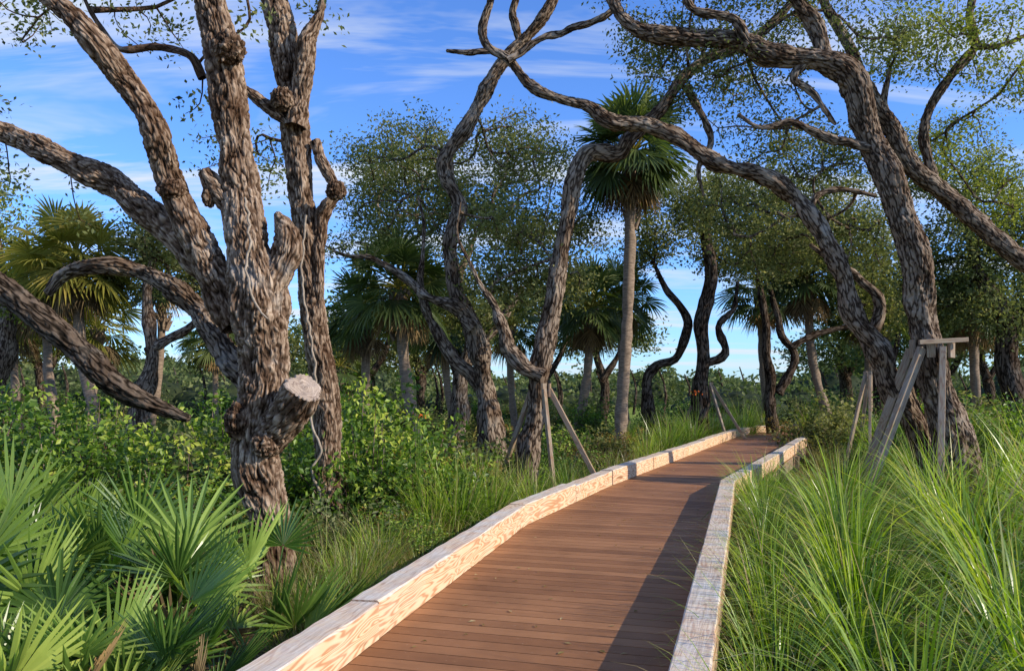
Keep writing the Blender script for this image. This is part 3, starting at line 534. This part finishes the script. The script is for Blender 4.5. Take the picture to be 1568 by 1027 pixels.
# ================================================================= grasses
def blades(mb, base, az, L, w, phi0, phi1, mat, rnd, K=6, pw=1.4):
    n = len(az); t = np.linspace(0, 1, K+1); P = np.zeros((n, K+1, 3)); P[:, 0] = base
    for k in range(K):
        tm = (t[k]+t[k+1])/2; ph = phi0+phi1*tm**pw; dl = L/K
        P[:, k+1] = P[:, k]+np.stack([np.cos(az)*np.sin(ph)*dl, np.sin(az)*np.sin(ph)*dl, np.cos(ph)*dl], 1)
    tw = az+pi/2+RNG.normal(0, .5, n); sd = np.stack([np.cos(tw), np.sin(tw), np.zeros(n)], 1)
    ww = w[:, None]*np.array([.75]+[1-.96*(x**2.2) for x in t[1:]])[None]
    V = np.stack([P-sd[:, None]*ww[..., None], P+sd[:, None]*ww[..., None]], 2).reshape(-1, 3)
    b = np.arange(n)[:, None]*(2*(K+1)); k = np.arange(K)[None]*2
    rr = np.clip(rnd, 0, 1)[:, None]*(.22+.96*t[None]**.8)  # shade at the clump base painted into blade colour, brighter towards the tip
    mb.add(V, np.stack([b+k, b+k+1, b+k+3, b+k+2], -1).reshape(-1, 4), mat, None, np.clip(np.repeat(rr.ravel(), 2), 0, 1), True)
def clump_mesh(n, L, w, rad=.16, lean=.5, arch=1.3, mats=(GRASS, DRY), dry=.04, name='grass'):
    mb = MB(); r = rad*np.sqrt(RNG.random(n)); a = RNG.uniform(0, 2*pi, n); base = np.stack([r*np.cos(a), r*np.sin(a), np.zeros(n)], 1)
    az = a+RNG.normal(0, .5, n); ph0 = np.abs(RNG.normal(0, .22, n))*lean*2*(r/rad+.3); ph1 = RNG.gamma(2.2, arch/2.2, n).clip(.1, 2.9); LL = L*RNG.uniform(.5, 1.1, n)
    isd = RNG.random(n) < dry; rn = RNG.normal(.65, .22, n)
    for f, m in ((~isd, 0), (isd, 1)):
        if f.any(): blades(mb, base[f], az[f], LL[f], w*RNG.uniform(.45, 1.2, f.sum()), ph0[f], ph1[f], m, rn[f], 8)
    return mb.mesh(name, list(mats))
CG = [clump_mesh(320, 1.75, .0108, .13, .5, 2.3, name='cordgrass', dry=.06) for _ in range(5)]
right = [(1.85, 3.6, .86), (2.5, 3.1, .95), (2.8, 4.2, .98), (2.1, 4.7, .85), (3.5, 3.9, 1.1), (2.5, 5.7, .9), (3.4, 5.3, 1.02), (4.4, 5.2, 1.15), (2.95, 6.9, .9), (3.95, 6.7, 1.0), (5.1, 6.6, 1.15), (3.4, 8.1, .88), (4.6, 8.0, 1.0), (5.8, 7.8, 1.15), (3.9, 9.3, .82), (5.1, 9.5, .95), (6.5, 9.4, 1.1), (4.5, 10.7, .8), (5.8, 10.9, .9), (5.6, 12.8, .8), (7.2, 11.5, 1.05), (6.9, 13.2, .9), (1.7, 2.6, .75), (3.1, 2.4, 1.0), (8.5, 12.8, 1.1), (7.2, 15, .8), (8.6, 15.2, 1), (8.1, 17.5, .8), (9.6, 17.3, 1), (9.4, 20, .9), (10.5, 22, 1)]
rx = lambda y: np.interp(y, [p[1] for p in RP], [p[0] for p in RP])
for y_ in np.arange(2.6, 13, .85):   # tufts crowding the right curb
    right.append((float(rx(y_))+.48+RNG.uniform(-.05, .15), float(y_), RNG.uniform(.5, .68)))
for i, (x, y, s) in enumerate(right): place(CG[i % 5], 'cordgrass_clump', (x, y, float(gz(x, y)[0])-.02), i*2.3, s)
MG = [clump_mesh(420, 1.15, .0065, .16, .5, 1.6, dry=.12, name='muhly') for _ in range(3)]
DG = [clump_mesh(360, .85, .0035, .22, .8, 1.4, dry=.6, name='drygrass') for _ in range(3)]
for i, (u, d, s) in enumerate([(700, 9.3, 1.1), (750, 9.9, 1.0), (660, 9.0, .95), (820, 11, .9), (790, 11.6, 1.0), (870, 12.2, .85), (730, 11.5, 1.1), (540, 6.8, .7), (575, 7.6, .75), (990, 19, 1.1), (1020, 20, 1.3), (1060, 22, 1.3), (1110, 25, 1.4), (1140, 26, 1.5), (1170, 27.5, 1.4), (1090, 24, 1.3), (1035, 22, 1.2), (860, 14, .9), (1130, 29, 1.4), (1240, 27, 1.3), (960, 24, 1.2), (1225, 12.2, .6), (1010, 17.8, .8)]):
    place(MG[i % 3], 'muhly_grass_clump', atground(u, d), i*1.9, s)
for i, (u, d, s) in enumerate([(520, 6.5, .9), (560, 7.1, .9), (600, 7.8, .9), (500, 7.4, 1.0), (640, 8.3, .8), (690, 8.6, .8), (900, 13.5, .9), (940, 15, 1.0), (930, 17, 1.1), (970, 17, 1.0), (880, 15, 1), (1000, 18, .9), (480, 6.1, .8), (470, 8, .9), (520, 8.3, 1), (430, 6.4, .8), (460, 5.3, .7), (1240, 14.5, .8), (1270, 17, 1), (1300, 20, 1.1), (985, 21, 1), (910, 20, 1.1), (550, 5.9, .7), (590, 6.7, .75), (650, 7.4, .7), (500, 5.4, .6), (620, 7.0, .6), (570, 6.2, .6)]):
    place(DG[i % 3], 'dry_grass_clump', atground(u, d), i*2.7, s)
def cover():
    mb = MB(); n = 24000; y = RNG.uniform(2.5, 24, n); x = RNG.uniform(-14, 14, n); cx = np.interp(y, cq[:, 1], cq[:, 0]); hw = HW+.45
    k = (np.abs(x-cx) > hw*1.12+.02*y) & (vnoise(np.stack([x*1.1, y*1.1, x*0], 1)) > .45); x = x[k]; y = y[k]; m = len(x)
    z = gz(x, y); C = np.stack([x, y, z+RNG.random(m)**1.5*.26], 1); leaves(mb, C, .06, 0, RNG.normal(.4, .2, m), .5, 1.)
    n = 9000; y = RNG.uniform(2.5, 24, n); x = RNG.uniform(-14, 14, n); cx = np.interp(y, cq[:, 1], cq[:, 0]); k = np.abs(x-cx) > hw*1.12+.02*y; x = x[k]; y = y[k]; m = len(x)
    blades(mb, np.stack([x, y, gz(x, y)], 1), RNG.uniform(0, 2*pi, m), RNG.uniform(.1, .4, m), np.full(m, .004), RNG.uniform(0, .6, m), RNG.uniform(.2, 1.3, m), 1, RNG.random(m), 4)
    mb.obj('ground_cover', [SHRUB, DRY])
cover()
def flowers():
    for u, v, d in [(645, 636, 9), (1066, 601, 20)]:
        mb = MB(); c = S(u, v, d); n = 14; sc = d/9*.7
        leaves(mb, c+RNG.normal(size=(n, 3))*np.array([.06, .06, .025])*sc, .035*sc, 0, RNG.random(n), .6)
        b = np.array(atground(u, d)); frusta(mb, np.repeat(b[None], 4, 0), c+RNG.normal(0, .05, (4, 3)), np.full(4, .006), np.full(4, .004), 1, 4); mb.obj('orange_flower', [FLOWER, SHRUB])
flowers()
# ================================================================= distant trees
def distant():
    mb = MB()
    for i in range(170):
        d = RNG.uniform(50, 115); x = RNG.uniform(-.85, .85)*d; h = RNG.uniform(2.2, 4.4)*(d/75)*(1.25 if (x/d > .38 or x/d < -.1) else .82); r = RNG.uniform(2.5, 5)
        c = np.array([x, d, -.4]); n = 520; g = nrm(RNG.normal(size=(n, 3)))*RNG.uniform(.75, 1.05, (n, 1)); g[:, 2] = np.abs(g[:, 2]); lump = .75+.5*vnoise(g*2.2+i*3.3)
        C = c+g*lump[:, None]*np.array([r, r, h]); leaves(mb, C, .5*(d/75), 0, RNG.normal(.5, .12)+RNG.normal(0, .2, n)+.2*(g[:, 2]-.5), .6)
        burl(mb, c, 1.0, 1, .3, (r*.85, r*.85, h*.82))  # added inner lump, blocks sky light coming through the leaf shell
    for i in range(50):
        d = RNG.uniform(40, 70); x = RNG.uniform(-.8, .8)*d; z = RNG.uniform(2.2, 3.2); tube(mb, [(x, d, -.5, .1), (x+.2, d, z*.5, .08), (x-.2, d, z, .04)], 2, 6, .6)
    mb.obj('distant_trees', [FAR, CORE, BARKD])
distant()
# ================================================================= tree braces
def braces():
    mb = MB(); c = S(1427, 532, 12)
    z0 = lambda x, y: float(gz(x, y)[0])-.1
    for (dx, dy), tp in (((-1.5, -.7), (-.26, -.2, 0)), ((-.95, .75), (-.25, .15, 0)), ((-.60, -1.3), (-.02, -.34, 0)), ((.5, 1.1), (.1, .3, 0))):
        a = np.array([c[0]+dx, c[1]+dy, z0(c[0]+dx, c[1]+dy)]); beam(mb, a, c+np.array(tp)+[0, 0, -.02], .12, .09, 0, up=(dy, -dx, 0))
    for k in range(6):
        a = k*pi/3; o = np.array([cos(a), sin(a), 0])*.30; beam(mb, c+o+[0, 0, -.16], c+o+[0, 0, .12], .12, .05, 0, up=(cos(a), sin(a), 0))
    beam(mb, c+[-.38, -.36, .06], c+[.34, -.36, .1], .05, .07); mb.obj('tree_brace', [PINEW])
    for u, v, d, R_, legs in ((826, 596, 12.9, 1.15, ((-1.15, .55), (-.3, 1.1), (2.4, 1))), (1082, 590, 24, 1.3, ((-1.15, .9), (-.45, 1.1), (2.4, 1))), (1332, 575, 18, 1.1, ((-2.6, .9), (-2.0, 1.1), (1.4, 1)))):
        mb = MB(); c = S(u, v, d)
        for a, m in legs:
            f = np.array([c[0]+cos(a)*R_*m, c[1]+sin(a)*R_*m, 0]); f[2] = z0(f[0], f[1]); o = np.array([cos(a), sin(a), 0])*.17
            beam(mb, f, c+o, .08, .06, 0, up=(-sin(a), cos(a), 0))
            beam(mb, c+o+[0, 0, -.12], c+o+[0, 0, .10], .08, .04, 0, up=(cos(a), sin(a), 0))
        mb.obj('tree_brace', [PINEW])
braces()
# ================================================================= light, sky, camera
SE, SA = radians(28), radians(110)
w = bpy.data.worlds.new('World'); scene.world = w; w.use_nodes = True; nt = w.node_tree; nt.nodes.clear()
sky = N(nt, 'ShaderNodeTexSky', sky_type='NISHITA'); sky.sun_disc = False; sky.sun_elevation = SE; sky.sun_rotation = SA; sky.air_density = 1.0; sky.dust_density = .3; sky.ozone_density = 3
tc = N(nt, 'ShaderNodeTexCoord'); sp = N(nt, 'ShaderNodeSeparateXYZ'); nt.links.new(tc.outputs['Generated'], sp.inputs[0])
az = N(nt, 'ShaderNodeMath', operation='ADD'); az.inputs[1].default_value = .12; nt.links.new(sp.outputs[2], az.inputs[0])
mx_ = N(nt, 'ShaderNodeMath', operation='MAXIMUM'); mx_.inputs[1].default_value = .03; nt.links.new(az.outputs[0], mx_.inputs[0])
dx = N(nt, 'ShaderNodeMath', operation='DIVIDE'); dy = N(nt, 'ShaderNodeMath', operation='DIVIDE')
nt.links.new(sp.outputs[0], dx.inputs[0]); nt.links.new(sp.outputs[1], dy.inputs[0]); nt.links.new(mx_.outputs[0], dx.inputs[1]); nt.links.new(mx_.outputs[0], dy.inputs[1])
cb = N(nt, 'ShaderNodeCombineXYZ'); nt.links.new(dx.outputs[0], cb.inputs[0]); nt.links.new(dy.outputs[0], cb.inputs[1])
mp = N(nt, 'ShaderNodeMapping'); mp.inputs['Rotation'].default_value = (0, 0, radians(-28)); mp.inputs['Scale'].default_value = (.42, 1.9, 1); mp.inputs['Location'].default_value = (2.3, .8, 0); nt.links.new(cb.outputs[0], mp.inputs[0])
cl = noise(nt, mp.outputs[0], 1.1, 6, .62, dist=.6); cr = ramp(nt, [(.47, (0, 0, 0)), (.67, (.92, .92, .92))]); nt.links.new(cl.outputs[0], cr.inputs[0])
blue = mixc(nt, 1.0, sky.outputs[0], (.85, 1.26, 1.98), 'MULTIPLY')
col = mixc(nt, cr.outputs[0], blue, (5.9, 6.4, 7.0))
bg = N(nt, 'ShaderNodeBackground'); bg.inputs[1].default_value = .135; wo = N(nt, 'ShaderNodeOutputWorld'); nt.links.new(col, bg.inputs[0]); nt.links.new(bg.outputs[0], wo.inputs[0])
sl = bpy.data.lights.new('sun', 'SUN'); sl.energy = 5.0; sl.angle = radians(.53); sl.color = (1, .90, .74); so = bpy.data.objects.new('sun', sl); scene.collection.objects.link(so)
from mathutils import Vector
sv = Vector((sin(SA)*cos(SE), cos(SA)*cos(SE), sin(SE))); so.rotation_euler = sv.to_track_quat('Z', 'Y').to_euler(); so.location = (20, -5, 20)
cam = bpy.data.cameras.new('camera'); co = bpy.data.objects.new('camera', cam); scene.collection.objects.link(co); scene.camera = co
co.location = (0, 0, EYE); co.rotation_euler = (radians(90), 0, 0); cam.sensor_width = 36; cam.lens = 36*FPX/1568; cam.shift_y = 76.5/1568; cam.clip_end = 3000; cam.clip_start = .05
scene.view_settings.view_transform = 'Standard'; scene.view_settings.look = 'None'; scene.view_settings.exposure = 0
